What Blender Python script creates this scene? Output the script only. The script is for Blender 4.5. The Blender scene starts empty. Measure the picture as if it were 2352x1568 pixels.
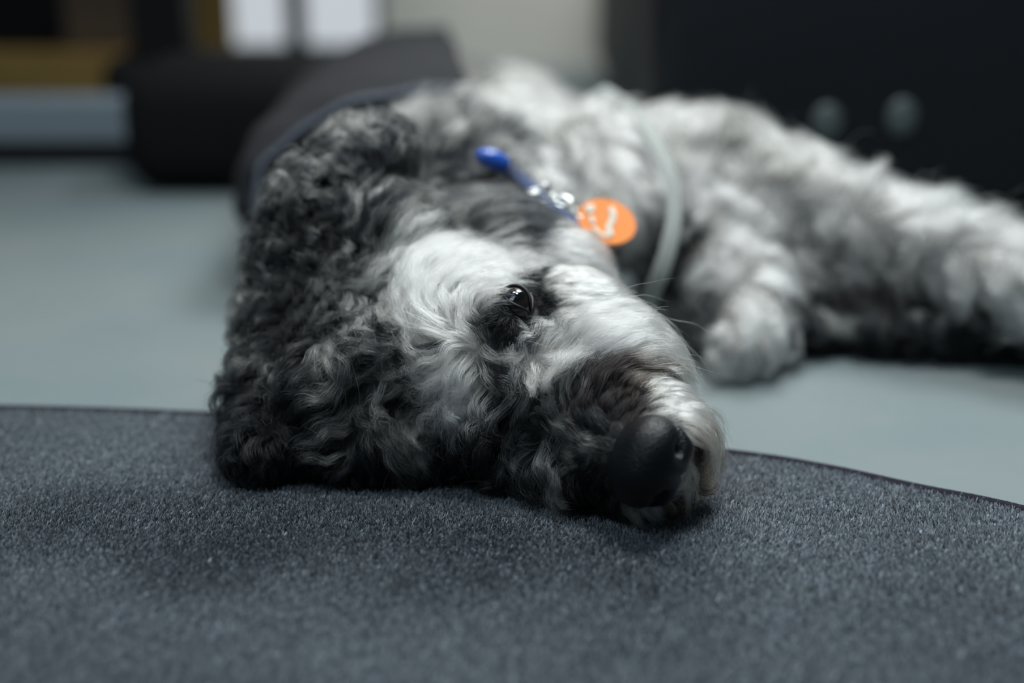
import bpy, bmesh, math, random
import numpy as np
from mathutils import Vector, Matrix
from mathutils.bvhtree import BVHTree

random.seed(7)
rng = np.random.default_rng(11)
S = bpy.context.scene
COL = S.collection

# ------------------------------------------------------------------ camera
F = 3267.0                      # focal length in pixels at 2352 wide (50 mm lens)
TH = math.radians(20)
H = 0.36
cd = bpy.data.cameras.new('camera'); cam = bpy.data.objects.new('camera', cd); COL.objects.link(cam)
cam.location = (0, 0, H); cam.rotation_euler = (math.radians(90) - TH, 0, 0)
cd.lens = 50.0; cd.sensor_width = 36.0; cd.clip_start = 0.02
cd.dof.use_dof = True; cd.dof.focus_distance = 0.764; cd.dof.aperture_fstop = 1.8
S.camera = cam

# ------------------------------------------------------------------ world, lights, exposure
W = bpy.data.worlds.new('room_light'); S.world = W; W.use_nodes = True
bg = W.node_tree.nodes['Background']; bg.inputs[0].default_value = (0.42, 0.60, 0.72, 1); bg.inputs[1].default_value = 0.10

def area(name, loc, target, size, power, color, sy=None):
    l = bpy.data.lights.new(name, 'AREA'); l.size = size; l.energy = power; l.color = color
    if sy: l.shape = 'RECTANGLE'; l.size_y = sy
    o = bpy.data.objects.new(name, l); COL.objects.link(o); o.location = loc
    o.rotation_euler = (Vector(target) - Vector(loc)).to_track_quat('-Z', 'Y').to_euler()
    return o
area('window_daylight', (0.50, 1.75, 1.9), (0.0, 0.85, 0.05), 0.8, 33, (0.91, 0.985, 1.0), 0.8)
area('front_fill', (-0.9, -0.3, 1.7), (0.1, 1.0, 0.05), 1.0, 10, (0.72, 0.88, 1.0), 1.0)  # unseen fill, added to brighten surfaces that face the camera
area('top_fill', (0.20, 0.65, 1.8), (0.05, .95, 0), 0.45, 18, (0.90, 0.97, 1.0), 0.45)  # soft fill added overhead to lift the dog's head and chest
area('wall_fill', (-0.5, 1.3, 2.3), (-0.4, 2.2, 0.2), 0.6, 22, (1.0, 0.95, 0.88), 0.6)  # extra light added to brighten the back wall and the oak

vs = S.view_settings
S.display_settings.display_device = 'sRGB'
vs.view_transform = 'Standard'; vs.look = 'None'; vs.exposure = 0.0; vs.gamma = 1.0; vs.use_curve_mapping = False
cy = S.cycles
cy.max_bounces = 10; cy.diffuse_bounces = 3; cy.glossy_bounces = 6; cy.transmission_bounces = 10; cy.transparent_max_bounces = 6
cy.use_denoising = True; cy.caustics_reflective = False; cy.caustics_refractive = False
cy.sample_clamp_indirect = 4.0
S.cycles_curves.shape = 'RIBBONS'; S.cycles_curves.subdivisions = 2

# ------------------------------------------------------------------ frames
RX = np.array([1.0, 0, 0]); UPc = np.array([0, math.sin(TH), math.cos(TH)]); BK = np.array([0, -math.cos(TH), math.sin(TH)])
CP = np.array([0, 0, H])
def P(px, py, d):
    """a point of the room, found from where it is seen and how far it is along the view"""
    return CP + RX * ((px - 1176) / F * d) + UPc * (-(py - 784) / F * d) - BK * d
def project(p):
    q = p - CP
    z = -(q @ BK)
    z = np.maximum(z, 1e-3)
    return 1176 + F * (q @ RX) / z, 784 - F * (q @ UPc) / z
def camdir(x, y, z):
    v = RX * x + UPc * y + BK * z
    return v / np.linalg.norm(v)

# ------------------------------------------------------------------ materials
def mat(name, col, rough=0.6, spec=0.5, metal=0.0, noise=None, bump=None, **kw):
    m = bpy.data.materials.new(name); m.use_nodes = True
    nt = m.node_tree; b = nt.nodes['Principled BSDF']
    b.inputs['Base Color'].default_value = (*col, 1); b.inputs['Roughness'].default_value = rough
    b.inputs['Specular IOR Level'].default_value = spec; b.inputs['Metallic'].default_value = metal
    for k, v in kw.items(): b.inputs[k.replace('_', ' ')].default_value = v
    if noise:
        sc, col2 = noise
        tc = nt.nodes.new('ShaderNodeTexCoord'); n = nt.nodes.new('ShaderNodeTexNoise'); n.inputs['Scale'].default_value = sc; n.inputs['Detail'].default_value = 5
        r = nt.nodes.new('ShaderNodeValToRGB'); r.color_ramp.elements[0].position = .35; r.color_ramp.elements[1].position = .65
        r.color_ramp.elements[0].color = (*col, 1); r.color_ramp.elements[1].color = (*col2, 1)
        nt.links.new(tc.outputs['Object'], n.inputs['Vector']); nt.links.new(n.outputs[0], r.inputs[0]); nt.links.new(r.outputs[0], b.inputs['Base Color'])
    if bump:
        sc, st = bump
        tc = nt.nodes.new('ShaderNodeTexCoord'); n = nt.nodes.new('ShaderNodeTexNoise'); n.inputs['Scale'].default_value = sc; n.inputs['Detail'].default_value = 4
        bp = nt.nodes.new('ShaderNodeBump'); bp.inputs['Strength'].default_value = st; bp.inputs['Distance'].default_value = 0.002
        nt.links.new(tc.outputs['Object'], n.inputs['Vector']); nt.links.new(n.outputs[0], bp.inputs['Height']); nt.links.new(bp.outputs[0], b.inputs['Normal'])
    return m

M_nose = mat('nose_leather', (0.0035, 0.0045, 0.006), 0.36, 0.30)
def nose_nodes():
    nt = M_nose.node_tree; b = nt.nodes['Principled BSDF']
    tc = nt.nodes.new('ShaderNodeTexCoord'); v = nt.nodes.new('ShaderNodeTexVoronoi'); v.inputs['Scale'].default_value = 900
    bp = nt.nodes.new('ShaderNodeBump'); bp.inputs['Strength'].default_value = 0.5; bp.inputs['Distance'].default_value = 0.0006
    nt.links.new(tc.outputs['Object'], v.inputs['Vector']); nt.links.new(v.outputs['Distance'], bp.inputs['Height']); nt.links.new(bp.outputs[0], b.inputs['Normal'])
nose_nodes()
M_eye = bpy.data.materials.new('eye_glass'); M_eye.use_nodes = True
def eye_nodes():
    nt = M_eye.node_tree; b = nt.nodes['Principled BSDF']
    a = nt.nodes.new('ShaderNodeAttribute'); a.attribute_name = 'iris'
    r = nt.nodes.new('ShaderNodeValToRGB'); e = r.color_ramp.elements
    e[0].position = 0.0; e[0].color = (0.002, 0.002, 0.002, 1); e[1].position = 1.0; e[1].color = (0.008, 0.006, 0.005, 1)
    for p_, c in ((0.28, (0.002, 0.002, 0.002, 1)), (0.36, (0.016, 0.008, 0.005, 1)), (0.62, (0.010, 0.005, 0.003, 1)), (0.70, (0.004, 0.003, 0.003, 1))):
        x = e.new(p_); x.color = c
    nt.links.new(a.outputs['Fac'], r.inputs[0]); nt.links.new(r.outputs[0], b.inputs['Base Color'])
    b.inputs['Roughness'].default_value = 0.03; b.inputs['Coat Weight'].default_value = 1.0; b.inputs['Coat Roughness'].default_value = 0.02
eye_nodes()
M_lid = mat('eyelid_skin', (0.008, 0.009, 0.011), 0.5, 0.4)
M_blue = mat('blue_nylon', (0.012, 0.045, 0.17), 0.45, 0.5, bump=(900, 0.4))
M_buckle = mat('blue_buckle_plastic', (0.02, 0.10, 0.50), 0.12, 0.7)
M_chain = mat('chain_steel', (0.92, 0.94, 0.92), 0.22, 0.5, 1.0)
M_tag = mat('orange_tag_enamel', (0.95, 0.27, 0.03), 0.35, 0.5)
M_print = mat('cream_tag_print', (0.80, 0.72, 0.60), 0.5)
M_vest = mat('charcoal_vest_fabric', (0.014, 0.0145, 0.018), 0.8, 0.3, bump=(500, 0.5))
M_pipe = mat('vest_piping', (0.06, 0.075, 0.10), 0.6)
M_strap = mat('grey_webbing', (0.36, 0.38, 0.36), 0.7, 0.3, bump=(900, 0.5))
M_floor = mat('grey_floor', (0.155, 0.195, 0.205), 0.55, 0.3, noise=(6, (0.185, 0.214, 0.216)), bump=(60, 0.08))
M_wall = mat('beige_wall', (0.66, 0.62, 0.55), 0.9, 0.2, noise=(3, (0.60, 0.58, 0.53)))
M_black = mat('black_lacquer', (0.008, 0.008, 0.008), 0.6, 0.2)
M_sofa = mat('black_leather', (0.009, 0.011, 0.014), 0.6, 0.2, bump=(140, 0.3))
M_cush = mat('black_cushion_cloth', (0.010, 0.010, 0.010), 0.95, 0.1, bump=(300, 0.3))
M_plinth = mat('grey_painted_board', (0.23, 0.27, 0.30), 0.6, 0.3)
M_base = mat('matte_black', (0.012, 0.012, 0.014), 0.8, 0.2)
M_oak = mat('oak_wood', (0.62, 0.36, 0.11), 0.5, 0.3, noise=(9, (0.50, 0.29, 0.09)))
M_brown = mat('dull_brown_wood', (0.20, 0.13, 0.08), 0.6, 0.3, noise=(9, (0.15, 0.10, 0.07)))
M_frame = mat('dark_window_frame', (0.02, 0.03, 0.04), 0.5)
M_amber = mat('amber_curtain', (0.85, 0.58, 0.22), 0.8)
M_steel = mat('dull_steel', (0.10, 0.12, 0.12), 0.5, 0.5, 0.3)
M_glow = bpy.data.materials.new('daylit_pane'); M_glow.use_nodes = True
b_ = M_glow.node_tree.nodes['Principled BSDF']; b_.inputs['Base Color'].default_value = (0.1, 0.1, 0.1, 1)
b_.inputs['Emission Color'].default_value = (0.86, 0.93, 1.0, 1); b_.inputs['Emission Strength'].default_value = 0.60

# ------------------------------------------------------------------ helpers
def link_mesh(name, bm, m, parent=None, smooth=True):
    me = bpy.data.meshes.new(name); bm.normal_update(); bm.to_mesh(me); bm.free()
    if m: me.materials.append(m)
    if smooth:
        me.polygons.foreach_set('use_smooth', [True] * len(me.polygons))
    o = bpy.data.objects.new(name, me); COL.objects.link(o)
    if parent: o.parent = parent; o.matrix_parent_inverse = parent.matrix_world.inverted()
    return o
def tag(o, label=None, cat=None, group=None, kind=None):
    if label: o['label'] = label
    if cat: o['category'] = cat
    if group: o['group'] = group
    if kind: o['kind'] = kind
    return o
def empty(name, loc):
    o = bpy.data.objects.new(name, None); COL.objects.link(o); o.location = loc; o.empty_display_size = 0.05
    bpy.context.view_layer.update(); return o
def box(bm, x0, x1, y0, y1, z0, z1, bev=0.0):
    r = bmesh.ops.create_cube(bm, size=1.0)
    for v in r['verts']:
        v.co = Vector(((x0 + x1) / 2 + v.co.x * (x1 - x0), (y0 + y1) / 2 + v.co.y * (y1 - y0), (z0 + z1) / 2 + v.co.z * (z1 - z0)))
    if bev > 0:
        ed = list({e for v in r['verts'] for e in v.link_edges})
        bmesh.ops.bevel(bm, geom=ed, offset=bev, segments=4, affect='EDGES', profile=0.5)
def boxobj(name, x0, x1, y0, y1, z0, z1, m, parent=None, bev=0.003):
    bm = bmesh.new(); box(bm, x0, x1, y0, y1, z0, z1, bev); return link_mesh(name, bm, m, parent, smooth=bev > .01)
def tube(bm, pts, r, seg=10, flat=None, closed=False):
    """round (or flat: (width, thickness, normals)) tube along points"""
    pts = [Vector(p) for p in pts]; n = len(pts); rings = []
    for i, p in enumerate(pts):
        a = pts[(i - 1) % n] if (closed or i > 0) else p; b = pts[(i + 1) % n] if (closed or i < n - 1) else p
        t = (b - a).normalized()
        if flat:
            nn = Vector(flat[2][i]); nn = (nn - t * nn.dot(t)).normalized()
        else:
            ref = Vector((0, 0, 1)) if abs(t.z) < .9 else Vector((1, 0, 0)); nn = (ref - t * ref.dot(t)).normalized()
        s = t.cross(nn)
        rr = r[i] if hasattr(r, '__len__') else r
        ring = []
        for k in range(seg):
            a_ = 2 * math.pi * k / seg; c, d = math.cos(a_), math.sin(a_)
            if flat:
                c = math.copysign(abs(c) ** .35, c); d = math.copysign(abs(d) ** .6, d)
                ring.append(bm.verts.new(p + s * c * flat[0] / 2 + nn * d * flat[1] / 2))
            else: ring.append(bm.verts.new(p + s * c * rr + nn * d * rr))
        rings.append(ring)
    m = n if closed else n - 1
    for i in range(m):
        A, B = rings[i], rings[(i + 1) % n]
        for k in range(seg): bm.faces.new((A[k], A[(k + 1) % seg], B[(k + 1) % seg], B[k]))
    if not closed: bm.faces.new(rings[0][::-1]); bm.faces.new(rings[-1])
def spline(pts, n):
    pts = [np.array(p, float) for p in pts]; out = []
    for i in range(len(pts) - 1):
        p0 = pts[max(i - 1, 0)]; p1 = pts[i]; p2 = pts[i + 1]; p3 = pts[min(i + 2, len(pts) - 1)]
        for k in range(n):
            t = k / n
            out.append(.5 * ((2 * p1) + (p2 - p0) * t + (2 * p0 - 5 * p1 + 4 * p2 - p3) * t * t + (3 * p1 - p0 - 3 * p2 + p3) * t ** 3))
    out.append(pts[-1]); return out

# ------------------------------------------------------------------ setting
tag(boxobj('floor', -3, 3, -1.0, 2.6, -0.05, 0.0, M_floor, bev=0), kind='structure')
def wall_back():
    bm = bmesh.new()
    y0, y1 = 2.25, 2.35
    for (a, b, z0, z1) in ((-3, -0.50, 0, 2.4), (-0.20, 3, 0, 2.4), (-0.50, -0.20, 2.0, 2.4), (-0.50, -0.20, 0, 0.012)):
        box(bm, a, b, y0, y1, z0, z1)
    tag(link_mesh('wall_back', bm, M_wall, smooth=False), kind='structure')
wall_back()
win = empty('window_1', (-0.35, 2.28, 0)); tag(win, kind='structure')
boxobj('window_pane', -0.465, -0.355, 2.29, 2.30, 0.03, 1.98, M_glow, win, 0)
boxobj('window_pane', -0.325, -0.215, 2.29, 2.30, 0.03, 1.98, M_glow, win, 0)
bm = bmesh.new()
for (a, b, z0, z1) in ((-0.355, -0.325, .012, 2.0), (-0.215, -0.20, .012, 2.0), (-0.50, -0.465, .012, 2.0), (-0.465, -0.355, .012, .03), (-0.325, -0.215, .012, .03), (-0.465, -0.355, 1.98, 2.0), (-0.325, -0.215, 1.98, 2.0)):
    box(bm, a, b, 2.262, 2.31, z0, z1)
link_mesh('window_frame', bm, M_frame, win, False)
# amber curtain beside the glazing
bm = bmesh.new(); xs = np.linspace(-0.50, -0.430, 40)
for i, x in enumerate(xs):
    yy = 2.235 + 0.006 * math.sin(i * 1.1)
    bm.verts.new((x, yy, 0.02)); bm.verts.new((x, yy, 1.95))
bm.verts.ensure_lookup_table()
for i in range(len(xs) - 1): bm.faces.new((bm.verts[2 * i], bm.verts[2 * i + 2], bm.verts[2 * i + 3], bm.verts[2 * i + 1]))
cu = link_mesh('curtain', bm, M_amber); md = cu.modifiers.new('s', 'SOLIDIFY'); md.thickness = .002
tag(cu, 'narrow amber curtain hanging at the left of the bright window', 'curtain')

# rug ------------------------------------------------------------------
RUG = [(-1.35, 0.45), (-1.1, .74), (-.75, .828), (-.5, .842), (-.328, .838), (-.192, .827), (0, .803), (.13, .769), (.183, .748), (.227, .723), (.28, .694), (.36, .628), (.43, .53), (.47, .40), (.47, .2), (.40, 0), (.2, -.25), (-.3, -.4), (-.9, -.35), (-1.3, -.0), (-1.35, .45)]
rugc = spline([(x, y, 0) for x, y in RUG], 8)[:-1]
M_rug = bpy.data.materials.new('slate_rug_pile'); M_rug.use_nodes = True
def rug_nodes():
    nt = M_rug.node_tree; b = nt.nodes['Principled BSDF']; N = nt.nodes.new; L = nt.links.new
    tc = N('ShaderNodeTexCoord')
    n1 = N('ShaderNodeTexNoise'); n1.inputs['Scale'].default_value = 620; n1.inputs['Detail'].default_value = 3; n1.inputs['Roughness'].default_value = .6
    n2 = N('ShaderNodeTexNoise'); n2.inputs['Scale'].default_value = 9; n2.inputs['Detail'].default_value = 3
    n3 = N('ShaderNodeTexNoise'); n3.inputs['Scale'].default_value = 170; n3.inputs['Detail'].default_value = 2
    for n in (n1, n2, n3): L(tc.outputs['Object'], n.inputs['Vector'])
    r = N('ShaderNodeValToRGB'); e = r.color_ramp.elements; e[0].position = .30; e[0].color = (.030, .038, .052, 1); e[1].position = .68; e[1].color = (.085, .103, .125, 1)
    L(n1.outputs[0], r.inputs[0])
    mx = N('ShaderNodeMix'); mx.data_type = 'RGBA'; mx.blend_type = 'MULTIPLY'; mx.inputs[0].default_value = 1
    r2 = N('ShaderNodeValToRGB'); e = r2.color_ramp.elements; e[0].position = .35; e[0].color = (.72, .74, .78, 1); e[1].position = .6; e[1].color = (1.05, 1.05, 1.05, 1)
    L(n2.outputs[0], r2.inputs[0]); L(r.outputs[0], mx.inputs[6]); L(r2.outputs[0], mx.inputs[7]); L(mx.outputs[2], b.inputs['Base Color'])
    b.inputs['Roughness'].default_value = .95; b.inputs['Specular IOR Level'].default_value = .15
    b.inputs['Sheen Weight'].default_value = .5; b.inputs['Sheen Roughness'].default_value = .4; b.inputs['Sheen Tint'].default_value = (.7, .8, .9, 1)
    ad = N('ShaderNodeMath'); ad.operation = 'ADD'; L(n1.outputs[0], ad.inputs[0]); L(n3.outputs[0], ad.inputs[1])
    bp = N('ShaderNodeBump'); bp.inputs['Strength'].default_value = 1; bp.inputs['Distance'].default_value = .0022
    L(ad.outputs[0], bp.inputs['Height']); L(bp.outputs[0], b.inputs['Normal'])
rug_nodes()
M_bind = mat('dark_plum_binding', (0.022, 0.020, 0.030), 0.95, 0.1, bump=(900, .6))
RT = 0.009
bm = bmesh.new()
top = [bm.verts.new((p[0], p[1], RT)) for p in rugc]; bot = [bm.verts.new((p[0], p[1], 0.0005)) for p in rugc]
bm.faces.new(top[::-1]); bm.faces.new(bot)
for i in range(len(top)): bm.faces.new((top[i], top[(i + 1) % len(top)], bot[(i + 1) % len(top)], bot[i]))
bmesh.ops.recalc_face_normals(bm, faces=bm.faces)
rug = link_mesh('rug', bm, M_rug, smooth=False)
tag(rug, 'slate grey short pile rug with curved edge under the dog\'s head', 'rug')
bm = bmesh.new()
tube(bm, [(p[0], p[1], 0.0062) for p in rugc], 0.0056, 10, closed=True)
link_mesh('rug_binding', bm, M_bind, rug)['label'] = 'dark plum binding along the rug edge'

def rug_pile(n):
    poly = np.array([(p[0], p[1]) for p in rugc])
    q = rng.uniform((-.62, .40), (.47, .85), (int(n * 1.9), 2))
    q = q[(np.abs(q[:, 0]) < q[:, 1] * .47 + .05) | (q[:, 1] > .6)]
    x, y = q[:, 0], q[:, 1]; inside = np.zeros(len(q), bool); j = len(poly) - 1
    for i in range(len(poly)):
        xi, yi = poly[i]; xj, yj = poly[j]
        inside ^= ((yi > y) != (yj > y)) & (x < (xj - xi) * (y - yi) / (yj - yi + 1e-12) + xi); j = i
    q = q[inside][:n]; n = len(q)
    cell = np.floor(q / .0010).astype(int); hsh = (cell[:, 0] * 73856093 ^ cell[:, 1] * 19349663) % 9973
    tuft = np.random.default_rng(3).normal(size=(9973, 3))[hsh]
    base = np.column_stack([q, np.full(n, RT - .0005)])
    big = noise3(base, 25, 4); lean = np.column_stack([.35 * big + .1, -.35 + 1.3 * noise3(base, 16, 8), np.zeros(n)])
    # pile stands upright where the head's shadow falls, to darken it; the rest lies over
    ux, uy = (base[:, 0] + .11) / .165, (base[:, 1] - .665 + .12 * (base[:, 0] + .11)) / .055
    upright_w = 1 / (1 + np.exp(-(1 - np.sqrt(ux * ux + uy * uy) + .30 * noise3(base, 30, 12)) * 5))
    lean[:, 1] = (1.15 + .35 * noise3(base, 16, 8)) * (1 - upright_w) + (.1 + .35 * noise3(base, 45, 9)) * upright_w
    hgt = (1 + .1 * upright_w) * .0024 * (1 + .22 * tuft[:, 2]) * rng.uniform(.8, 1.15, n)
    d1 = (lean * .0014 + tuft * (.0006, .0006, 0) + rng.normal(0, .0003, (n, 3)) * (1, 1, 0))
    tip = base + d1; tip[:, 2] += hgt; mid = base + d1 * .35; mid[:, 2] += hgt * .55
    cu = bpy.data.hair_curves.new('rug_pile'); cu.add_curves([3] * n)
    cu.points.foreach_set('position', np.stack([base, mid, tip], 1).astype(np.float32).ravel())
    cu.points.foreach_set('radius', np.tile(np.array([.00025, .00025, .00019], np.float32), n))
    g = (.17 * np.exp(.26 * tuft[:, 0] + .2 * rng.normal(0, 1, n)))[:, None] * np.array([.88, 1.0, 1.12]); g = np.concatenate([g, np.ones((n, 1))], 1)
    at = cu.attributes.new('coat', 'FLOAT_COLOR', 'CURVE'); at.data.foreach_set('color', g.astype(np.float32).ravel())
    m = bpy.data.materials.new('rug_yarn'); m.use_nodes = True; nt = m.node_tree; b = nt.nodes['Principled BSDF']
    a = nt.nodes.new('ShaderNodeAttribute'); a.attribute_name = 'coat'; nt.links.new(a.outputs['Color'], b.inputs['Base Color']); b.inputs['Roughness'].default_value = .95; b.inputs['Specular IOR Level'].default_value = .05
    cu.materials.append(m); o = bpy.data.objects.new('rug_pile', cu); COL.objects.link(o); o.parent = rug; o['kind'] = 'stuff'
def noise3(p, scale, seed):
    r = np.random.default_rng(seed); out = 0
    for k in range(5):
        k_ = r.normal(size=3) * scale; out = out + np.sin(p @ k_ + r.random() * 6.28)
    return out / 5
rug_pile(520000)

# ------------------------------------------------------------------ background furniture
sofa = empty('sofa', (0.85, 1.85, 0)); tag(sofa, 'black leather sofa standing behind the dog\'s outstretched foreleg', 'sofa')
boxobj('seat_base', 0.125, 0.92, 1.27, 2.15, 0.02, 0.34, M_sofa, sofa, 0.03)
boxobj('armrest', 0.93, 1.25, 1.22, 2.15, 0.02, 0.50, M_black, sofa, 0.03)
boxobj('plinth', 0.14, 1.2, 1.29, 2.10, 0.0, 0.02, M_base, sofa, 0.002)
for (px, py) in ((1900, 280), (2072, 268)):
    c = P(px, py, 1.0); c = CP + (c - CP) * (1.270 / c[1])
    bm = bmesh.new()
    bmesh.ops.create_uvsphere(bm, u_segments=20, v_segments=12, radius=1, matrix=Matrix.Translation(c) @ Matrix.Diagonal((.014, .005, .017, 1)))
    link_mesh('metal_stud', bm, M_steel, sofa)['label'] = 'dull steel stud'

tbl = empty('pedestal_table', (-0.395, 1.66, 0)); tag(tbl, 'black pedestal table with a square post left of the window', 'table')
boxobj('post', -0.440, -0.376, 1.66, 1.73, 0.0, 0.70, M_black, tbl, 0.004)
bm = bmesh.new(); box(bm, -0.475, -0.30, 1.64, 1.76, 0.03, 0.105, .02); box(bm, -0.44, -0.30, 1.65, 1.75, 0.0, 0.05, .01)
link_mesh('foot', bm, M_black, tbl)
boxobj('tabletop', -0.75, -0.05, 1.35, 1.97, 0.70, 0.73, M_black, tbl, 0.01)
cushion = boxobj('floor_cushion', -0.400, -0.13, 1.42, 1.58, 0.0, 0.13, M_cush, None, 0.04)
tag(cushion, 'black floor cushion lying between the table post and the dog', 'cushion')
bench = empty('low_step', (-0.9, 1.75, 0)); tag(bench, 'low grey painted step with a black shadow-gap strip at the left', 'step')
boxobj('board', -1.6, -0.40, 1.575, 1.615, 0.022, 0.073, M_plinth, bench, 0.006)
boxobj('gap_strip', -1.6, -0.41, 1.56, 1.61, 0.0, 0.022, M_base, bench, 0.003)  # black strip standing for the shadow gap under the board
side = empty('sideboard', (-1.0, 2.1, 0)); tag(side, 'oak sideboard with an open black compartment behind the grey step', 'sideboard')
boxobj('oak_plinth', -1.6, -0.50, 1.98, 2.2, 0.0, 0.064, M_oak, side)
boxobj('side_panel', -0.62, -0.50, 2.0, 2.2, 0.065, 0.7, M_brown, side)
boxobj('compartment', -1.6, -0.625, 2.02, 2.2, 0.065, 0.7, M_base, side)

# ------------------------------------------------------------------ the dog: body skin
eyeU = P(1185, 700, .775)
Fd = camdir(0.70, -0.38, 0.60); Ld = camdir(0.39, 0.92, 0.13)
Ld = Ld - Fd * (Ld @ Fd); Ld /= np.linalg.norm(Ld); Ud = np.cross(Fd, Ld)
IO = 0.044
MH = eyeU - Ld * IO
def hp(f, u, l): return MH + Fd * f + Ud * u + Ld * l
eyeL = hp(0, 0, -IO)
HR = Matrix((Fd, Ud, Ld)).transposed().to_4x4()
prims = []   # ellipsoids: (centre, rotation, radii)
def ell(c, r, rot=None): prims.append((np.array(c, float), rot or Matrix.Identity(4), r))
def hell(f, u, l, rf, ru, rl): ell(hp(f, u, l), (rf, ru, rl), HR)
def cap(a, b, ra, rb, n=None):
    a = np.array(a, float); b = np.array(b, float); d = np.linalg.norm(b - a); n = n or max(2, int(d / (min(ra, rb) * .45)) + 1)
    for i in range(n + 1):
        t = i / n; r = ra + (rb - ra) * t; ell(a + (b - a) * t, (r, r, r))
# head
hell(-.070, -.030, 0, .078, .050, .054)
hell(-.035, -.022, 0, .055, .042, .050)
hell(-.005, -.022, 0, .040, .028, .042)
hell(.035, -.030, 0, .055, .027, .032)
hell(.075, -.028, 0, .045, .025, .028)
hell(.098, -.024, 0, .020, .022, .024)
for s in (1, -1):
    hell(.070, -.040, .016 * s, .048, .026, .022)
    hell(-.020, -.050, .030 * s, .050, .036, .028)
    hell(-.010, -.006, .030 * s, .022, .016, .018)
hell(-.010, -.055, .033, .050, .034, .034); hell(.030, -.055, .025, .050, .030, .034)
hell(-.030, -.035, -.034, .065, .048, .030); hell(.040, -.045, -.024, .055, .034, .026)
hell(.094, -.020, 0, .030, .019, .020)
hell(.050, -.066, 0, .058, .018, .024)
hell(.088, -.064, 0, .024, .016, .020)
# ears: upper flap falls back over the neck, lower flap lies on the rug
for (a, b, ra, rb) in ((P(900, 560, .86), P(760, 500, .875), .030, .034), (P(760, 500, .875), P(730, 620, .87), .034, .036), (P(760, 500, .875), P(850, 400, .885), .030, .028),
                       (P(730, 620, .87), P(690, 760, .86), .034, .032), (P(780, 960, .83), P(640, 985, .825), .026, .024), (P(690, 760, .86), P(640, 960, .83), .030, .027), (P(640, 985, .825), P(600, 1040, .805), .024, .016)):
    cap(a, b, ra, rb)
# neck and chest
SK = hp(-.085, -.045, 0)
cap(SK, (-.015, .97, .083), .052, .058); cap((-.015, .97, .083), (-.02, 1.10, .088), .058, .075)
# torso
for (x, y, hw, hh) in ((-.045, 1.12, .118, .076), (-.055, 1.20, .138, .076), (-.065, 1.32, .138, .072), (-.080, 1.46, .130, .066), (-.09, 1.60, .110, .058)):
    ell((x, y, hh + .002), (hw, .11, hh))
# upper foreleg (stretched to the right) and lower foreleg (folded, paw towards the camera)
cap(P(1400, 430, 1.12), P(1640, 420, 1.09), .055, .048); cap(P(1640, 420, 1.09), P(1880, 480, 1.05), .044, .034)
cap(P(1880, 480, 1.05), P(2230, 600, 1.00), .032, .027); cap(P(2230, 600, 1.00), P(2520, 720, .965), .027, .027); cap(P(2520, 720, .965), P(2640, 790, .95), .030, .024)
cap(P(900, 850, .818), P(760, 895, .815), .032, .027)
cap(P(1150, 590, .89), P(1290, 650, .87), .030, .024)
cap(P(1010, 1000, .822), P(800, 1010, .818), .034, .030)
cap(P(860, 700, .86), P(800, 800, .85), .040, .038)
cap(P(1360, 370, 1.06), P(1430, 490, 1.025), .036, .032)
LEGA, LEGB = np.array([.215, .965, .022]), np.array([.52, .935, .022])  # extra black leg, added so its fur supplies the shade under the foreleg
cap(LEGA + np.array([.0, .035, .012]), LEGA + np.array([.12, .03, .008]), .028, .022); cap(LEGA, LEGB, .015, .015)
cap(P(1600, 480, 1.09), P(1700, 640, 1.035), .040, .034); cap(P(1700, 640, 1.035), P(1720, 745, 1.0), .032, .026); cap(P(1720, 745, 1.0), P(1700, 800, .975), .022, .018)
cap(P(1560, 640, 1.06), P(1560, 740, 1.04), .030, .022)
def build_skin():
    bm = bmesh.new()
    for c, R, r in prims:
        bmesh.ops.create_icosphere(bm, subdivisions=3, radius=1.0, matrix=Matrix.Translation(c) @ R @ Matrix.Diagonal((r[0], r[1], r[2], 1)))
    me = bpy.data.meshes.new('dog'); bm.to_mesh(me); bm.free()
    o = bpy.data.objects.new('dog', me); COL.objects.link(o)
    m = o.modifiers.new('r', 'REMESH'); m.mode = 'VOXEL'; m.voxel_size = 0.0035; m.adaptivity = 0
    s = o.modifiers.new('s', 'SMOOTH'); s.factor = .5; s.iterations = 10
    dg = bpy.context.evaluated_depsgraph_get(); ev = o.evaluated_get(dg)
    nm = bpy.data.meshes.new_from_object(ev); o.modifiers.clear(); o.data = nm; bpy.data.meshes.remove(me); nm.name = 'dog'
    # keep it above the floor / rug
    n = len(nm.vertices); co = np.empty(n * 3); nm.vertices.foreach_get('co', co); co = co.reshape(-1, 3)
    for (c, rad_, amt) in ((P(1222, 712, .775), .012, .011), (eyeL + .004 * camdir(1, 0, 0), .012, .008)):
        dd = ((co - c) ** 2).sum(1); co -= BK * (amt * np.exp(-dd / rad_ ** 2))[:, None]
    lim = np.where(co[:, 1] < .845, RT + .0045, .002)
    co[:, 2] = np.maximum(co[:, 2], lim)
    nm.vertices.foreach_set('co', co.ravel()); nm.update()
    nm.polygons.foreach_set('use_smooth', [True] * len(nm.polygons))
    return o
dog = build_skin()
tag(dog, 'black and white curly-coated dog lying on its side, head on the rug', 'dog')
me = dog.data
V = np.empty(len(me.vertices) * 3); me.vertices.foreach_get('co', V); V = V.reshape(-1, 3)
me.calc_loop_triangles()
T = np.empty(len(me.loop_triangles) * 3, dtype=np.int64); me.loop_triangles.foreach_get('vertices', T); T = T.reshape(-1, 3)
bvh = BVHTree.FromPolygons([tuple(v) for v in V], [tuple(int(i) for i in t) for t in T])

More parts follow.
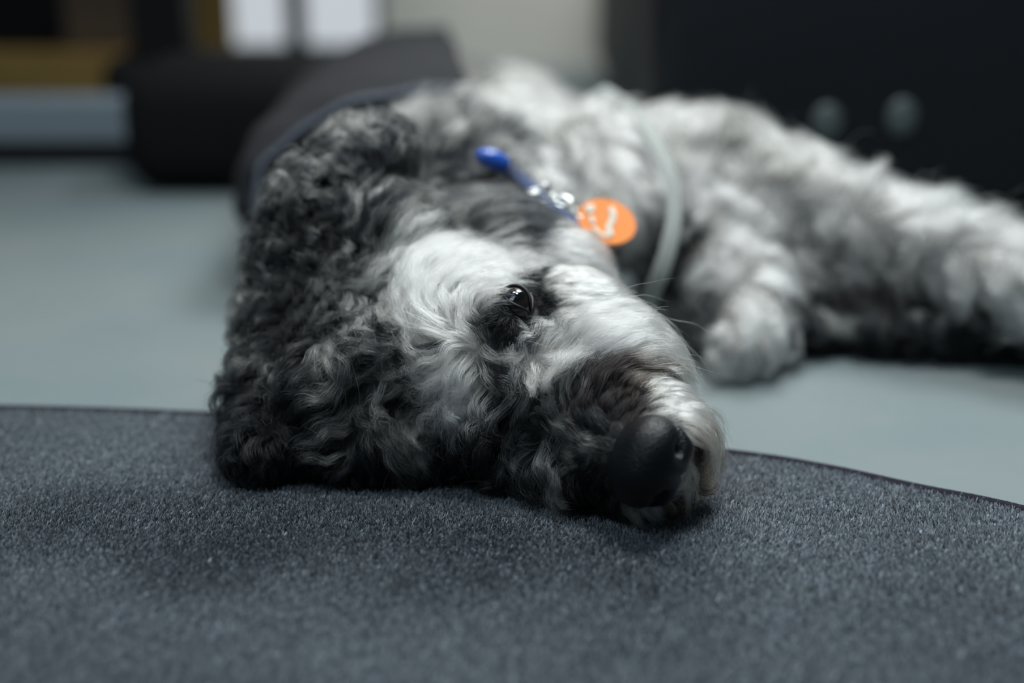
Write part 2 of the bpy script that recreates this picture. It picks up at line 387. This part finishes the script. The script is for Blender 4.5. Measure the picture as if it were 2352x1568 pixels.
# ------------------------------------------------------------------ coat pattern, some shade painted in: x, y, direction (deg, 90 = up), length mm, curl, white 0..1, brown 0..1
HEAD = [
(1090,785,150,20,.1,.8,0),(1050,780,165,28,.1,.85,0),(1010,760,140,30,.1,.85,0),(985,720,110,32,.1,.85,0),(985,680,85,32,.05,.9,0),(1010,645,55,32,.05,.95,0),(1050,635,20,32,.05,1,0),(1100,635,3,28,.05,1,0),(1135,640,-8,12,.05,1,0),
(1075,690,70,18,.1,.6,0),(1100,665,15,20,.05,.95,0),(1125,690,10,13,.1,.5,0),(1090,730,120,9,.3,.22,0),(1110,770,-60,8,.3,.2,0),(1150,785,-90,8,.3,.12,0),(1060,730,100,20,.1,.7,0),
(1200,700,-10,3,0,.0,0),(1240,680,-10,5,0,.0,0),(1195,655,20,5,0,.0,0),(1160,740,-120,5,0,.0,0),(1210,760,-60,5,0,.0,0),(1250,720,-20,5,0,.0,0),(1230,650,0,6,0,.0,0),(1170,690,0,2,0,.0,0),(1180,775,-90,5,0,.0,0),(1235,745,-40,5,0,.0,0),(1262,690,0,7,0,.0,0),(1248,625,-10,9,0,.1,0),(1130,745,-140,6,.1,.03,0),  # black around the upper eye, shadow of the socket hollow painted in
(1100,600,10,28,.05,.9,0),(1180,590,-5,24,.05,.8,0),(1230,600,-15,22,.05,.8,0),(1265,645,-15,18,.05,.6,0),(1150,560,10,28,.1,.9,0),(1050,570,22,32,.05,1,0),(980,575,42,32,.05,.97,0),(950,620,65,30,.05,.95,0),(940,660,80,30,.05,.9,0),(940,720,100,28,.1,.75,0),(930,770,120,25,.15,.65,0),
(1100,510,10,30,.1,.25,0),(1180,500,0,30,.1,.08,0),(1225,515,-10,28,.1,.1,0),(1290,560,-15,28,.1,.9,0),(1350,570,-20,28,.1,.9,0),(1240,470,-10,30,.1,.1,0),(1050,490,20,32,.1,.35,0),(980,510,35,34,.1,.55,0),(920,550,55,32,.1,.75,0),(880,600,60,30,.1,.6,0),
(1000,440,35,35,.15,.30,0),(930,450,55,35,.15,.28,0),(1080,440,25,32,.1,.3,0),(1140,430,10,30,.1,.2,0),(870,520,60,32,.2,.35,0),(850,580,75,28,.2,.3,0),(860,640,45,26,.3,.5,0),(870,690,-80,26,.3,.5,0),
(800,600,-70,24,.5,.22,0),(720,600,-90,26,.6,.05,0),(700,520,-120,26,.8,.12,0),(650,450,160,26,.9,.15,0),(700,380,140,26,.9,.18,0),(800,350,110,26,.9,.15,0),(850,300,100,26,.9,.25,0),(780,300,120,26,.8,.4,0),(900,380,95,26,.6,.12,0),(960,340,80,28,.5,.15,0),(1000,300,80,28,.5,.1,0),
(640,560,180,24,.9,.18,0),(590,650,170,22,.9,.25,0),(560,720,170,22,.9,.3,0),(540,820,190,20,.8,.2,0),(500,880,180,20,.8,.15,0),(500,960,-150,20,.8,.1,0),(520,1040,-120,22,.7,.05,0),(560,1100,-100,20,.7,.04,0),(650,1100,-90,20,.4,.04,0),(640,900,-120,24,.5,.06,0),(620,760,-150,24,.6,.04,0),(650,700,-150,24,.6,.04,0),(700,760,-120,24,.4,.04,0),(600,980,-110,24,.5,.05,0),
(740,650,-105,22,.3,.45,0),(760,720,-100,24,.3,.2,0),(700,720,-90,22,.3,.1,0),(780,690,-60,22,.4,.35,0),(830,655,15,24,.3,.6,0),(850,720,-80,24,.5,.35,0),(820,760,-90,24,.4,.35,0),(880,760,-60,24,.6,.35,0),
(740,810,-55,28,.25,.45,0),(770,850,-50,26,.25,.35,0),(720,850,-110,26,.3,.18,0),(700,900,-140,28,.3,.18,0),(760,900,-160,30,.25,.38,0),(820,870,-150,30,.25,.4,0),(860,840,170,28,.3,.25,0),(830,920,-85,30,.25,.38,0),(850,980,-70,28,.25,.28,0),(880,900,-100,26,.3,.28,0),(900,860,160,26,.3,.3,0),(920,900,-150,20,.4,.12,0),(940,945,-120,20,.4,.12,0),
(780,960,-150,28,.3,.28,0),(740,990,-140,28,.3,.22,0),(770,1030,-165,28,.3,.32,0),(780,1060,-160,26,.3,.28,0),(830,1020,-90,26,.3,.13,0),(840,1080,-80,22,.3,.05,0),(750,1110,-90,20,.3,.04,0),(680,1000,-120,24,.4,.05,0),
(1060,820,-120,30,.2,.85,0),(1020,860,-140,30,.3,.9,0),(1000,830,-160,28,.3,.8,0),(960,860,170,24,.4,.7,0),(960,910,160,22,.4,.6,0),(990,930,-150,26,.4,.6,0),(1050,880,-110,30,.4,1,0),(1060,930,-95,28,.5,1,0),(1040,960,-80,26,.5,.9,0),(1085,900,-95,26,.7,.95,0),(1105,945,-80,20,.7,.8,0),(1000,990,-100,24,.25,.6,0),(950,1010,-80,24,.3,.35,0),(940,970,-90,22,.3,.25,0),(960,1050,-55,28,.3,.6,0),(920,1060,-60,26,.3,.25,0),
(1130,850,-40,20,.4,.3,0),(1160,870,-70,20,.4,.18,0),(1130,910,-90,20,.4,.1,0),(1120,820,-30,20,.3,.5,0),(1160,835,-20,18,.3,.4,0),
(1040,1040,-90,3,0,.02,0),(1080,1050,-90,4,0,.02,0),(1000,1040,-90,5,0,.02,0),(1100,1000,-90,14,.3,.1,0),(1060,1100,-90,12,.2,.02,0),(950,1120,-80,16,.2,.03,0),(1000,1120,-80,14,.2,.02,0),  # near-black fur, shadow around the lower eye painted in
(1200,800,80,26,.2,.75,0),(1215,760,60,24,.1,.9,0),(1250,735,50,16,.1,.95,0),(1300,715,10,16,.1,.6,0),(1205,850,-100,26,.25,.65,0),(1235,890,-50,26,.3,.65,0),(1270,840,-50,24,.2,.8,0),(1270,780,50,26,.15,.95,0),(1330,800,40,26,.1,1,0),(1350,760,20,28,.1,1,0),(1400,740,8,28,.1,1,0),(1400,700,0,28,.1,.95,0),(1350,655,-5,26,.1,.85,0),(1300,670,-5,20,.1,.85,0),(1285,615,-12,24,.1,.92,0),(1330,600,-15,28,.1,.9,0),(1380,620,-15,30,.1,.95,0),(1450,670,-20,30,.1,.95,0),(1500,720,-30,28,.2,.9,0),(1540,780,-40,26,.3,.9,0),(1450,760,0,28,.1,1,0),(1400,790,15,26,.15,.95,0),(1480,795,-8,26,.15,.85,0),
(1345,845,50,26,.15,.35,.2),(1400,840,35,24,.1,.06,.3),(1450,828,15,24,.1,.10,.6),(1520,838,-15,24,.1,.35,.5),(1570,855,-40,24,.1,.75,.2),(1500,800,-10,26,.1,.9,.1),(1600,830,-45,22,.2,.85,.1),
(1300,860,60,24,.2,.35,0),(1265,930,110,22,.2,.3,0),(1320,905,80,22,.15,.1,.3),(1370,880,75,22,.1,.05,.4),(1420,870,65,20,.05,.05,.6),(1400,930,80,12,.05,.03,.3),(1450,920,60,8,0,.03,.4),(1350,965,120,10,.05,.06,0),(1470,865,50,20,.05,.28,.7),(1505,865,30,20,.05,.6,.4),(1490,900,40,14,.05,.2,.3),(1440,880,60,14,.05,.05,.4),(1540,885,5,20,.05,.85,.1),(1510,910,25,12,0,.6,.2),(1555,935,-10,20,0,.95,0),(1600,930,-30,24,.05,.92,.1),(1605,980,-35,22,.05,.92,.1),(1585,1005,-35,20,0,.98,0),(1592,1050,-45,20,0,.92,.05),(1625,1020,-60,14,.1,.75,.4),(1650,955,-70,18,.1,.85,.4),(1640,900,-55,20,.1,.92,.2),(1625,1080,-30,16,.1,.62,.7),(1655,1080,-60,18,.2,.6,.8),(1600,1125,-20,16,.1,.45,.6),(1570,1110,-25,20,0,.85,.1),(1560,1165,-40,18,.1,.35,.7),(1500,1170,-70,12,0,.8,.1),(1455,1185,-80,14,.05,.5,.4),(1400,1190,-90,14,.1,.10,.6),(1640,1140,-30,16,.2,.42,.9),(1350,500,-30,26,.2,.9,0),(1420,430,-50,28,.2,.95,0),(1450,520,-60,26,.2,.9,0),
(1340,1000,150,6,.05,.35,0),(1290,985,150,8,.1,.45,0),(1240,965,140,12,.1,.22,0),(1400,1040,160,3,0,.15,0),(1330,1050,200,7,.05,.35,0),(1370,1085,210,5,0,.1,0),(1220,1010,-140,18,.2,.12,0),(1200,935,-120,20,.2,.12,0),(1165,960,-110,22,.3,.14,0),
(1150,1005,-110,28,.4,.22,0),(1180,1050,-100,30,.5,.5,0),(1240,1075,-100,32,.5,.6,.05),(1280,1120,-90,26,.5,.45,.1),(1150,1080,-100,26,.4,.3,0),(1255,1020,-105,20,.3,.18,0),(1320,1120,-90,12,.1,.05,.1),(1360,1170,-90,12,.1,.04,.2),(1210,1150,-90,24,.4,.35,.1),(1440,1100,-90,2,0,.02,0),(1640,1005,-60,12,0,.6,.7),(1618,1045,-60,8,0,.35,.8),
]
BODY = [
(1150,300,60,30,.4,.35,0),(1050,270,70,28,.4,.4,0),(950,260,50,26,.4,.55,0),(870,300,100,24,.6,.3,0),(1000,210,30,24,.3,.45,0),(1100,160,20,24,.3,.6,0),(1200,230,0,28,.3,.85,0),(1300,260,-30,32,.4,1,0),(1400,290,-60,32,.3,1,0),(1400,400,-80,32,.3,1,0),(1340,450,-60,30,.3,.95,0),(1460,350,-80,26,.3,1,0),(1445,480,-80,26,.3,.95,0),(1270,380,-30,28,.3,.75,0),(1200,370,0,26,.3,.35,0),(1150,400,10,24,.3,.15,0),(1060,380,30,26,.3,.12,0),(980,330,60,26,.4,.15,0),
(1250,540,-40,26,.3,.7,0),(1350,580,-60,26,.2,.95,0),(1400,600,-70,26,.3,.45,0),(1450,560,-80,30,.2,.75,0),(1470,650,-90,26,.2,.6,0),(1240,480,-10,24,.3,.1,0),(1530,330,60,34,.5,.97,0),(1600,280,80,36,.6,.75,.1),(1700,290,60,36,.6,.6,.15),(1760,320,50,34,.6,.7,.1),(1650,450,-60,32,.5,1,0),(1600,400,-80,32,.5,.97,0),(1550,560,-95,22,.3,.04,0),(1540,640,-95,22,.3,.04,0),(1570,740,-95,26,.5,.35,0),(1610,620,-80,28,.5,.85,0),(1750,500,-70,34,.6,.97,0),(1700,640,-80,34,.7,1,0),(1780,640,-60,32,.7,1,0),(1720,780,-80,30,.7,1,0),(1620,800,-100,28,.5,.6,0),(1700,840,-90,20,.5,.95,0),  # near-black rows paint the shaded gap between chest and foreleg
(1850,400,40,34,.6,.75,.1),(1900,520,-60,36,.6,.8,.05),(1920,600,-70,36,.6,.7,.1),(2000,420,40,34,.6,.8,.05),(2000,560,-60,46,.7,.75,.05),(2100,480,20,36,.6,.98,0),(2100,650,-80,46,.7,.8,.05),(2200,520,20,36,.6,.98,0),(2250,620,-50,40,.6,.97,0),(2200,700,-75,46,.7,.85,0),(2330,560,20,36,.6,.98,0),(2330,780,-70,44,.6,.95,0),(2500,700,-30,34,.6,.95,0),(600,500,-120,20,.5,.05,0),(800,200,-120,20,.5,.08,0),
]
def table(rows):
    a = np.array(rows, float); ang = np.radians(a[:, 2])
    return a[:, :2], np.column_stack([np.cos(ang), np.sin(ang), a[:, 3], a[:, 4], a[:, 5], a[:, 6]])
TH_, TB_ = table(HEAD), table(BODY)
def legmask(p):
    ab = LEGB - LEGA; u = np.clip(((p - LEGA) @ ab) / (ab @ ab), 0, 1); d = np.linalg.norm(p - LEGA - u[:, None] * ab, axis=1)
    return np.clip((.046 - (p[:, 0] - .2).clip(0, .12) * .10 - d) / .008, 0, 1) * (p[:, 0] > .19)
def lookup(tab, x, y):
    xy, val = tab; out = np.empty((len(x), val.shape[1]))
    for s in range(0, len(x), 4000):
        d2 = (x[s:s + 4000, None] - xy[None, :, 0]) ** 2 + (y[s:s + 4000, None] - xy[None, :, 1]) ** 2 + 60.0
        w = 1.0 / d2 ** 2.8; out[s:s + 4000] = (w @ val) / w.sum(1)[:, None]
    return out

# which skin is head (incl. ears), which is body
hc = hp(-.02, -.03, 0)
def is_head(p):
    return (p[:, 1] < .895) & (p[:, 0] < .16)
def sample(n, mask_fn):
    a, b, c = V[T[:, 0]], V[T[:, 1]], V[T[:, 2]]
    cr = np.cross(b - a, c - a); ar = np.linalg.norm(cr, axis=1); nr = cr / np.maximum(ar, 1e-12)[:, None]
    cen = (a + b + c) / 3; view = CP - cen; view /= np.linalg.norm(view, axis=1)[:, None]
    w = ar * mask_fn(cen) * np.where((nr * view).sum(1) > -.35, 1.0, .22) * np.where(cen[:, 2] > .013, 1, .0)
    idx = rng.choice(len(T), n, p=w / w.sum())
    r1 = np.sqrt(rng.random(n)); r2 = rng.random(n)
    p = a[idx] * (1 - r1)[:, None] + b[idx] * (r1 * (1 - r2))[:, None] + c[idx] * (r1 * r2)[:, None]
    return p, nr[idx]

def noise3(p, scale, seed):
    r = np.random.default_rng(seed); out = 0
    for k in range(5):
        k_ = r.normal(size=3) * scale; out = out + np.sin(p @ k_ + r.random() * 6.28)
    return out / 5

def fur(name, nguide, nstrand, tab, mask, rad, steps, mm, lenmul=1.0, clump=.88, spread=1.0, avoid=(), floor_z=RT, hmax=.009):
    gp, gn = sample(nguide, mask)
    N = nguide; px, py = project(gp); A = lookup(tab, px, py)
    L = A[:, 2] * .001 * np.where(A[:, 2] > 20, lenmul, 1) * rng.uniform(.75, 1.25, N)
    for (c, r0, r1) in avoid:
        d = np.linalg.norm(gp - c, axis=1); L *= np.clip((d - r0) / (r1 - r0), 0.04, 1)
    curl = A[:, 3]
    rot = np.radians(rng.normal(0, 10, N) + curl * rng.normal(0, 42, N))
    cr_, sr_ = np.cos(rot), np.sin(rot)
    hgt = np.minimum(L * .45, hmax) * rng.uniform(.25, 1.25, N)
    ph = noise3(gp, 60, 5) * 6 + rng.uniform(0, 2.2, N); amp = np.minimum(L * .16, .0048) * (0.12 + curl) * rng.uniform(.6, 1.3, N)
    wl = (.017 - .006 * curl) * rng.uniform(.8, 1.25, N)
    G = np.empty((N, steps, 3)); cur = gp.copy(); nrm = gn.copy(); dprev = None
    cps = [None] * N
    for k in range(steps):
        t = k / (steps - 1)
        q, w_ = project(cur); B = lookup(tab, q, w_)
        dx = B[:, 0] * cr_ - B[:, 1] * sr_; dy = B[:, 0] * sr_ + B[:, 1] * cr_
        d = dx[:, None] * RX + dy[:, None] * UPc
        d = d - nrm * (d * nrm).sum(1)[:, None]; d /= np.maximum(np.linalg.norm(d, axis=1), 1e-6)[:, None]
        if dprev is not None:
            d = d * .6 + dprev * .4; d /= np.maximum(np.linalg.norm(d, axis=1), 1e-6)[:, None]
        dprev = d
        side_ = np.cross(nrm, d)
        s = t * L; h = hgt * (1 - np.exp(-3.2 * t)) * (1 - .25 * t * t)
        wv = 2 * np.pi * s / wl + ph; am = amp * min(1, t * 2.5)
        pt = cur + nrm * (h + am * .7 * np.cos(wv) * (t > 0))[:, None] + side_ * (am * (np.sin(wv) - np.sin(ph)))[:, None]
        pt[:, 2] = np.maximum(pt[:, 2], floor_z + .0015)
        G[:, k] = pt
        if k < steps - 1:
            nx = cur + d * (L / (steps - 1))[:, None]
            for i in range(N):
                co, nn, ix, ds = bvh.find_nearest(nx[i])
                if co is not None and ds < .03:
                    cur[i] = co
                    nrm[i] = nrm[i] * .5 + np.array(nn) * .5
                else: cur[i] = nx[i]
            nrm /= np.maximum(np.linalg.norm(nrm, axis=1), 1e-6)[:, None]
    # strands: follow the nearest guide
    sp, sn = sample(nstrand, mask)
    from mathutils.kdtree import KDTree
    kd = KDTree(N)
    for i in range(N): kd.insert(gp[i], i)
    kd.balance()
    gi = np.array([kd.find(p)[1] for p in sp])
    t = np.linspace(0, 1, steps)
    off = sp - gp[gi]
    offn = np.linalg.norm(off, axis=1)
    keep = (offn < .02) & (L[gi] > .0009)
    sp, gi, off = sp[keep], gi[keep], off[keep]; n = len(sp)
    cl = clump * rng.uniform(.55, 1.15, n) * np.clip(L[gi] / .014, .1, 1)
    prof = (t ** 1.2)[None, :, None]
    P3 = G[gi] + off[:, None, :] * (1 - cl[:, None, None].clip(0, .96) * prof)
    # individual length, stray and fine waviness
    ls = rng.uniform(.55, 1.0, n); ls[rng.random(n) < .04] *= 1.12
    tt = ls[:, None] * t[None, :] * (steps - 1); i0 = np.minimum(tt.astype(int), steps - 2); fr = (tt - i0)[:, :, None]
    ar = np.arange(n)[:, None]
    P3 = P3[ar, i0] * (1 - fr) + P3[ar, i0 + 1] * fr
    P3 += (rng.normal(0, 1, (n, 3)) * (spread * .06 * L[gi])[:, None])[:, None, :] * (t ** 1.3)[None, :, None]
    str_ = rng.random(n) < .025
    P3[str_] += (rng.normal(0, 1, (str_.sum(), 3)) * (.22 * L[gi][str_])[:, None])[:, None, :] * (t ** 1.5)[None, :, None]
    P3[:, :, 2] = np.maximum(P3[:, :, 2], floor_z + .0006)
    # colour of the coat
    q, w_ = project(P3[:, steps // 2]); A2 = lookup(tab, q, w_)
    A2[:, 4] = A2[:, 4] * (1 - legmask(sp)) + .03 * legmask(sp)  # blackens the fur of the added leg
    cn = rng.normal(0, 1, N)
    b = A2[:, 4] * np.where(A2[:, 4] < .5, .92, 1) + (.21 * cn[gi] + .10 * rng.normal(0, 1, n)) * np.clip(1.15 - 1.6 * np.abs(A2[:, 4] - .5), .42, 1) * np.where(A2[:, 4] < .04, .3, 1) * 1.0
    salt = rng.random(n); b = np.where((salt < .07) & (A2[:, 4] > .07), b + .30, b); b = np.clip(b, 0, 1)
    dark = np.array([.0045, .0055, .007]); white = np.array([.82, .83, .77])
    brown_d = np.array([.018, .012, .009]); brown_l = np.array([.50, .36, .24])
    br = np.clip(A2[:, 5] * (1 + .5 * rng.normal(0, 1, n)), 0, 1)[:, None]
    bb = np.clip((b - .13) / .84, 0, 1); bb = (bb * bb * (2.2 - 1.2 * bb))[:, None]
    c = (dark * (1 - br) + brown_d * br) * (1 - bb) + (white * (1 - br) + brown_l * br) * bb
    col = np.concatenate([c, np.ones((n, 1))], 1)
    cu = bpy.data.hair_curves.new(name); cu.add_curves([steps] * n)
    cu.points.foreach_set('position', P3.astype(np.float32).ravel())
    rr = rad * rng.uniform(.7, 1.25, n)[:, None] * (1 - .78 * (t ** 1.6))[None, :]
    cu.points.foreach_set('radius', rr.astype(np.float32).ravel())
    at = cu.attributes.new('coat', 'FLOAT_COLOR', 'CURVE'); at.data.foreach_set('color', col.astype(np.float32).ravel())
    cu.materials.append(mm)
    o = bpy.data.objects.new(name, cu); COL.objects.link(o); o.parent = dog
    return o

M_fur = bpy.data.materials.new('dog_fur'); M_fur.use_nodes = True
def fur_nodes():
    nt = M_fur.node_tree; nt.nodes.clear(); N = nt.nodes.new
    o = N('ShaderNodeOutputMaterial'); h = N('ShaderNodeBsdfHairPrincipled'); a = N('ShaderNodeAttribute'); a.attribute_name = 'coat'
    h.parametrization = 'COLOR'
    nt.links.new(a.outputs['Color'], h.inputs['Color'])
    h.inputs['IOR'].default_value = 1.36; h.inputs['Roughness'].default_value = .30; h.inputs['Radial Roughness'].default_value = .45; h.inputs['Random Roughness'].default_value = .2
    nt.links.new(h.outputs[0], o.inputs['Surface'])
fur_nodes()
M_skin = bpy.data.materials.new('dog_skin'); M_skin.use_nodes = True
def skin_nodes():
    nt = M_skin.node_tree; b = nt.nodes['Principled BSDF']; a = nt.nodes.new('ShaderNodeAttribute'); a.attribute_name = 'coat'
    nt.links.new(a.outputs['Color'], b.inputs['Base Color']); b.inputs['Roughness'].default_value = .8; b.inputs['Specular IOR Level'].default_value = .15
skin_nodes()
me.materials.append(M_skin)
hm = is_head(V)
x_, y_ = project(V); ab = np.where(hm[:, None], lookup(TH_, x_, y_), lookup(TB_, x_, y_))
sb = (np.clip(ab[:, 4], 0, 1) ** 1.6)[:, None]
sc_ = np.array([.005, .0055, .0065]) * (1 - sb) + np.array([.35, .34, .32]) * sb
at = me.attributes.new('coat', 'FLOAT_COLOR', 'POINT'); at.data.foreach_set('color', np.concatenate([sc_, np.ones((len(V), 1))], 1).astype(np.float32).ravel())

nosec = P(1483, 1056, .729)
AV = [(eyeU + camdir(1, 0, 0) * .002, .0055, .009), (eyeL, .007, .012), (nosec + Fd * .004, .017, .022)]
def hmask(c): return is_head(c).astype(float)
def bmask(c):
    vest = (c[:, 1] > 1.12) & (c[:, 0] < -.02)
    return ((~is_head(c)) & ~vest & (c[:, 1] < 1.7)).astype(float)
import os
Q = float(os.environ.get('FURQ', '1'))
fur('head_fur', 3600, int(110000 * Q), TH_, hmask, .00013, 13, M_fur, lenmul=1.25, hmax=.0125, avoid=AV, floor_z=RT)
fur('body_fur', 1700, int(60000 * Q), TB_, bmask, .00030, 11, M_fur, lenmul=1.15, clump=.85, floor_z=.002, hmax=.018)

# ------------------------------------------------------------------ eyes
def eye(c, n, open_=0.75):
    n = np.array(n) / np.linalg.norm(n)
    bm = bmesh.new(); bmesh.ops.create_uvsphere(bm, u_segments=40, v_segments=28, radius=.0108)
    q = Vector((0, 0, 1)).rotation_difference(Vector(n)).to_matrix()
    vals = []
    for v in bm.verts:
        a = math.acos(max(-1, min(1, v.co.z / .0108))); vals.append(a / (math.pi / 2))
        if a < .6: v.co *= 1 + .06 * (1 - a / .6)
        v.co = q @ v.co + Vector(c)
    o = link_mesh('eye', bm, M_eye, dog)
    at = o.data.attributes.new('iris', 'FLOAT', 'POINT'); at.data.foreach_set('value', np.array(vals, np.float32))
    # lids: two almond rims
    ax = np.cross(Ud, n); ax /= np.linalg.norm(ax)   # across
    lng = Fd - n * (Fd @ n); lng /= np.linalg.norm(lng); sh = np.cross(n, lng)
    for s in (1, -1):
        bm = bmesh.new(); pts = []; rad = []
        for k in range(25):
            u = -1 + 2 * k / 24; w = .0072 * s * open_ * (1 - abs(u) ** 2.2)
            p = lng * u * .0112 + sh * w
            zz = math.sqrt(max(.0113 ** 2 - (p @ p), 1e-8)); pts.append(np.array(c) + p + n * (zz + .0002)); rad.append(.0006 + .0003 * (1 - u * u))
        tube(bm, pts, rad, 10)
        link_mesh('eyelid', bm, M_lid, dog)['label'] = 'glossy black eyelid rim'
nU = .62 * Ld + .66 * Ud + .25 * Fd
nL = -.62 * Ld + .66 * Ud + .25 * Fd
eye(eyeU - .0125 * camdir(0, 0, 1), nU, .85)
eye(eyeL - .0125 * camdir(0, 0, 1), nL, .8)

# ------------------------------------------------------------------ nose
def nose():
    bm = bmesh.new(); bmesh.ops.create_uvsphere(bm, u_segments=96, v_segments=64, radius=1)
    c = nosec
    for v in bm.verts:
        f, u, l = v.co.x, v.co.y, v.co.z
        def sp(x, e): return math.copysign(abs(x) ** e, x)
        F_, U_, L_ = sp(f, .85) * .0205, sp(u, .9) * .0200, sp(l, .85) * .0250
        L_ *= 1 - .16 * max(0, -u) ** 1.5
        if f < 0: U_ *= 1 + .35 * f; L_ *= 1 + .30 * f
        disp = 0
        for s in (1, -1):
            df, du, dl = f - .80, u - .06, l - s * .50
            disp += .0075 * math.exp(-((du / .16) ** 2 + (dl / .15) ** 2)) * (f > 0)
            dl2, du2 = l - s * .74, u + .10
            disp += .0050 * math.exp(-((du2 / .10) ** 2 + (dl2 / .26) ** 2)) * (f > -.3)
            disp -= .0022 * math.exp(-(((u + .50) / .22) ** 2 + ((l - s * .60) / .22) ** 2)) * (f > -.2)
        disp += .0022 * math.exp(-((l / .05) ** 2)) * max(0, f) * max(0, .5 - u)
        r = math.sqrt(F_ ** 2 + U_ ** 2 + L_ ** 2); k = (r - disp) / r
        v.co = Vector(c + Fd * F_ * k + Ud * U_ * k + Ld * L_ * k)
    return link_mesh('nose', bm, M_nose, dog)
nose()['label'] = 'smooth black nose'

# ------------------------------------------------------------------ collar, chain, tag
collar = empty('collar', (0, .95, .08)); collar.parent = dog; collar['label'] = 'blue nylon collar with steel chain and orange tag'
bpy.context.view_layer.update()
loop = [P(1060, 390, 1.0), P(1130, 368, .957), P(1190, 405, .955), P(1250, 457, .950), P(1310, 500, .942), P(1352, 545, .94), np.array([.066, .93, .05]), np.array([.03, .935, .016]), np.array([-.04, .945, .013]), np.array([-.088, .955, .05]), np.array([-.078, .965, .11])]
loop = spline(loop + [loop[0]], 8)[:-1]; ctr = sum(loop) / len(loop)
bm = bmesh.new(); nor = [p - ctr + np.array([0, -.03, 0]) for p in loop]
tube(bm, loop, 0, 12, flat=(.010, .003, nor), closed=True)
link_mesh('band', bm, M_blue, collar)
bk = P(1133, 366, .940)
bm = bmesh.new(); bmesh.ops.create_uvsphere(bm, u_segments=24, v_segments=16, radius=1, matrix=Matrix.Translation(bk) @ Matrix.Rotation(math.radians(22), 4, 'Y') @ Matrix.Diagonal((.0125, .006, .0065, 1)))
link_mesh('buckle', bm, M_buckle, collar)['label'] = 'glossy bright blue plastic buckle'
chain = [P(1228, 440, .912), P(1250, 443, .912), P(1272, 452, .912), P(1294, 463, .912), P(1312, 476, .912), P(1330, 490, .912)]
for i, c in enumerate(chain):
    bm = bmesh.new(); R = Matrix.Rotation(i * 1.3, 3, 'X') @ Matrix.Rotation(.6 + i * .9, 3, 'Z')
    pts = [np.array(c) + np.array(R @ Vector((math.cos(a) * .0052, math.sin(a) * .0036, 0))) for a in np.linspace(0, 2 * math.pi, 24, endpoint=False)]
    tube(bm, pts, .0011, 8, closed=True)
    link_mesh('chain_link', bm, M_chain, collar)
tc_ = P(1394, 510, .905)
tn = camdir(-.12, .38, .9); tx = camdir(.82, -.5, .2); tx = tx - tn * (tx @ tn); tx /= np.linalg.norm(tx); ty = np.cross(tn, tx)
def disc(name, outline, c, th, m, parent, bev=0.0):
    bm = bmesh.new(); fr = [bm.verts.new(Vector(c + tx * a + ty * b + tn * th)) for a, b in outline]; bk_ = [bm.verts.new(Vector(c + tx * a + ty * b)) for a, b in outline]
    bm.faces.new(fr); bm.faces.new(bk_[::-1])
    for i in range(len(fr)): bm.faces.new((fr[i], bk_[i], bk_[(i + 1) % len(fr)], fr[(i + 1) % len(fr)]))
    bmesh.ops.recalc_face_normals(bm, faces=bm.faces)
    return link_mesh(name, bm, m, parent, False)
tg = disc('tag', [(0.0198 * math.cos(a), .0150 * math.sin(a)) for a in np.linspace(0, 2 * math.pi, 48, endpoint=False)], tc_, .0016, M_tag, collar)
tg['label'] = 'round orange identity tag with cream print'
# the cream mark on it: a curved hook with a bar, raised print on the enamel
bm = bmesh.new()
for ptsl, w in (([(-.003, .009), (.001, .006), (.003, .001), (.004, -.004), (.008, -.008)], .0046), ([(.008, -.008), (.002, -.010), (-.005, -.008)], .0026), ([(-.016, .004), (-.012, .0)], .006), ([(-.006, -.006), (-.011, -.002)], .003)):
    pp = [tc_ + tx * a + ty * b + tn * .0019 for a, b in ptsl]; pp = spline(pp, 5)
    tube(bm, pp, 0, 8, flat=(w, .0006, [tn] * len(pp)))
link_mesh('tag_print', bm, M_print, collar)['label'] = 'cream printed mark on the orange tag'

# ------------------------------------------------------------------ vest and strap
def vest():
    bm = bmesh.new(); rings = []
    secs = [(-.050, 1.09, .150, .080), (-.056, 1.12, .162, .085), (-.060, 1.16, .165, .086), (-.064, 1.22, .156, .085), (-.068, 1.30, .155, .081), (-.078, 1.42, .150, .074), (-.085, 1.54, .135, .066)]
    sp_ = spline(secs, 4)
    for (x, y, hw, hh) in sp_:
        rg = []
        for k in range(41):
            a = math.radians(84) + math.radians(168) * k / 40    # over the back (spine) side
            wob = 1 + .012 * math.sin(9 * a + y * 30) + .008 * math.sin(17 * a - y * 60)
            rg.append(bm.verts.new((x + hw * math.cos(a) * wob, y + .035 * math.cos(a - 1.2), max(.004, .084 + hh * math.sin(a) * wob))))
        rings.append(rg)
    for i in range(len(rings) - 1):
        for k in range(40): bm.faces.new((rings[i][k], rings[i][k + 1], rings[i + 1][k + 1], rings[i + 1][k]))
    edge = [tuple(v.co) for v in rings[0]]
    bmesh.ops.recalc_face_normals(bm, faces=bm.faces)
    v = empty('vest', (-.06, 1.3, .18)); v.parent = dog; v['label'] = 'charcoal fabric dog vest with grey strap'
    o = link_mesh('vest_panel', bm, M_vest, v); s = o.modifiers.new('s', 'SOLIDIFY'); s.thickness = .003; s.offset = 1
    bm = bmesh.new(); tube(bm, edge, .0035, 8); link_mesh('vest_piping', bm, M_pipe, v)
    bm = bmesh.new(); sp2 = spline([P(1380, 205, 1.13), P(1450, 250, 1.09), P(1490, 300, 1.03), P(1533, 380, 1.0), P(1550, 470, .985), P(1538, 560, .975), P(1512, 640, .975), P(1480, 710, .99)], 8)
    tube(bm, sp2, 0, 10, flat=(.012, .0025, [camdir(.25, .1, 1)] * len(sp2)))
    link_mesh('strap', bm, M_strap, v)['label'] = 'light grey webbing strap down the chest'
vest()
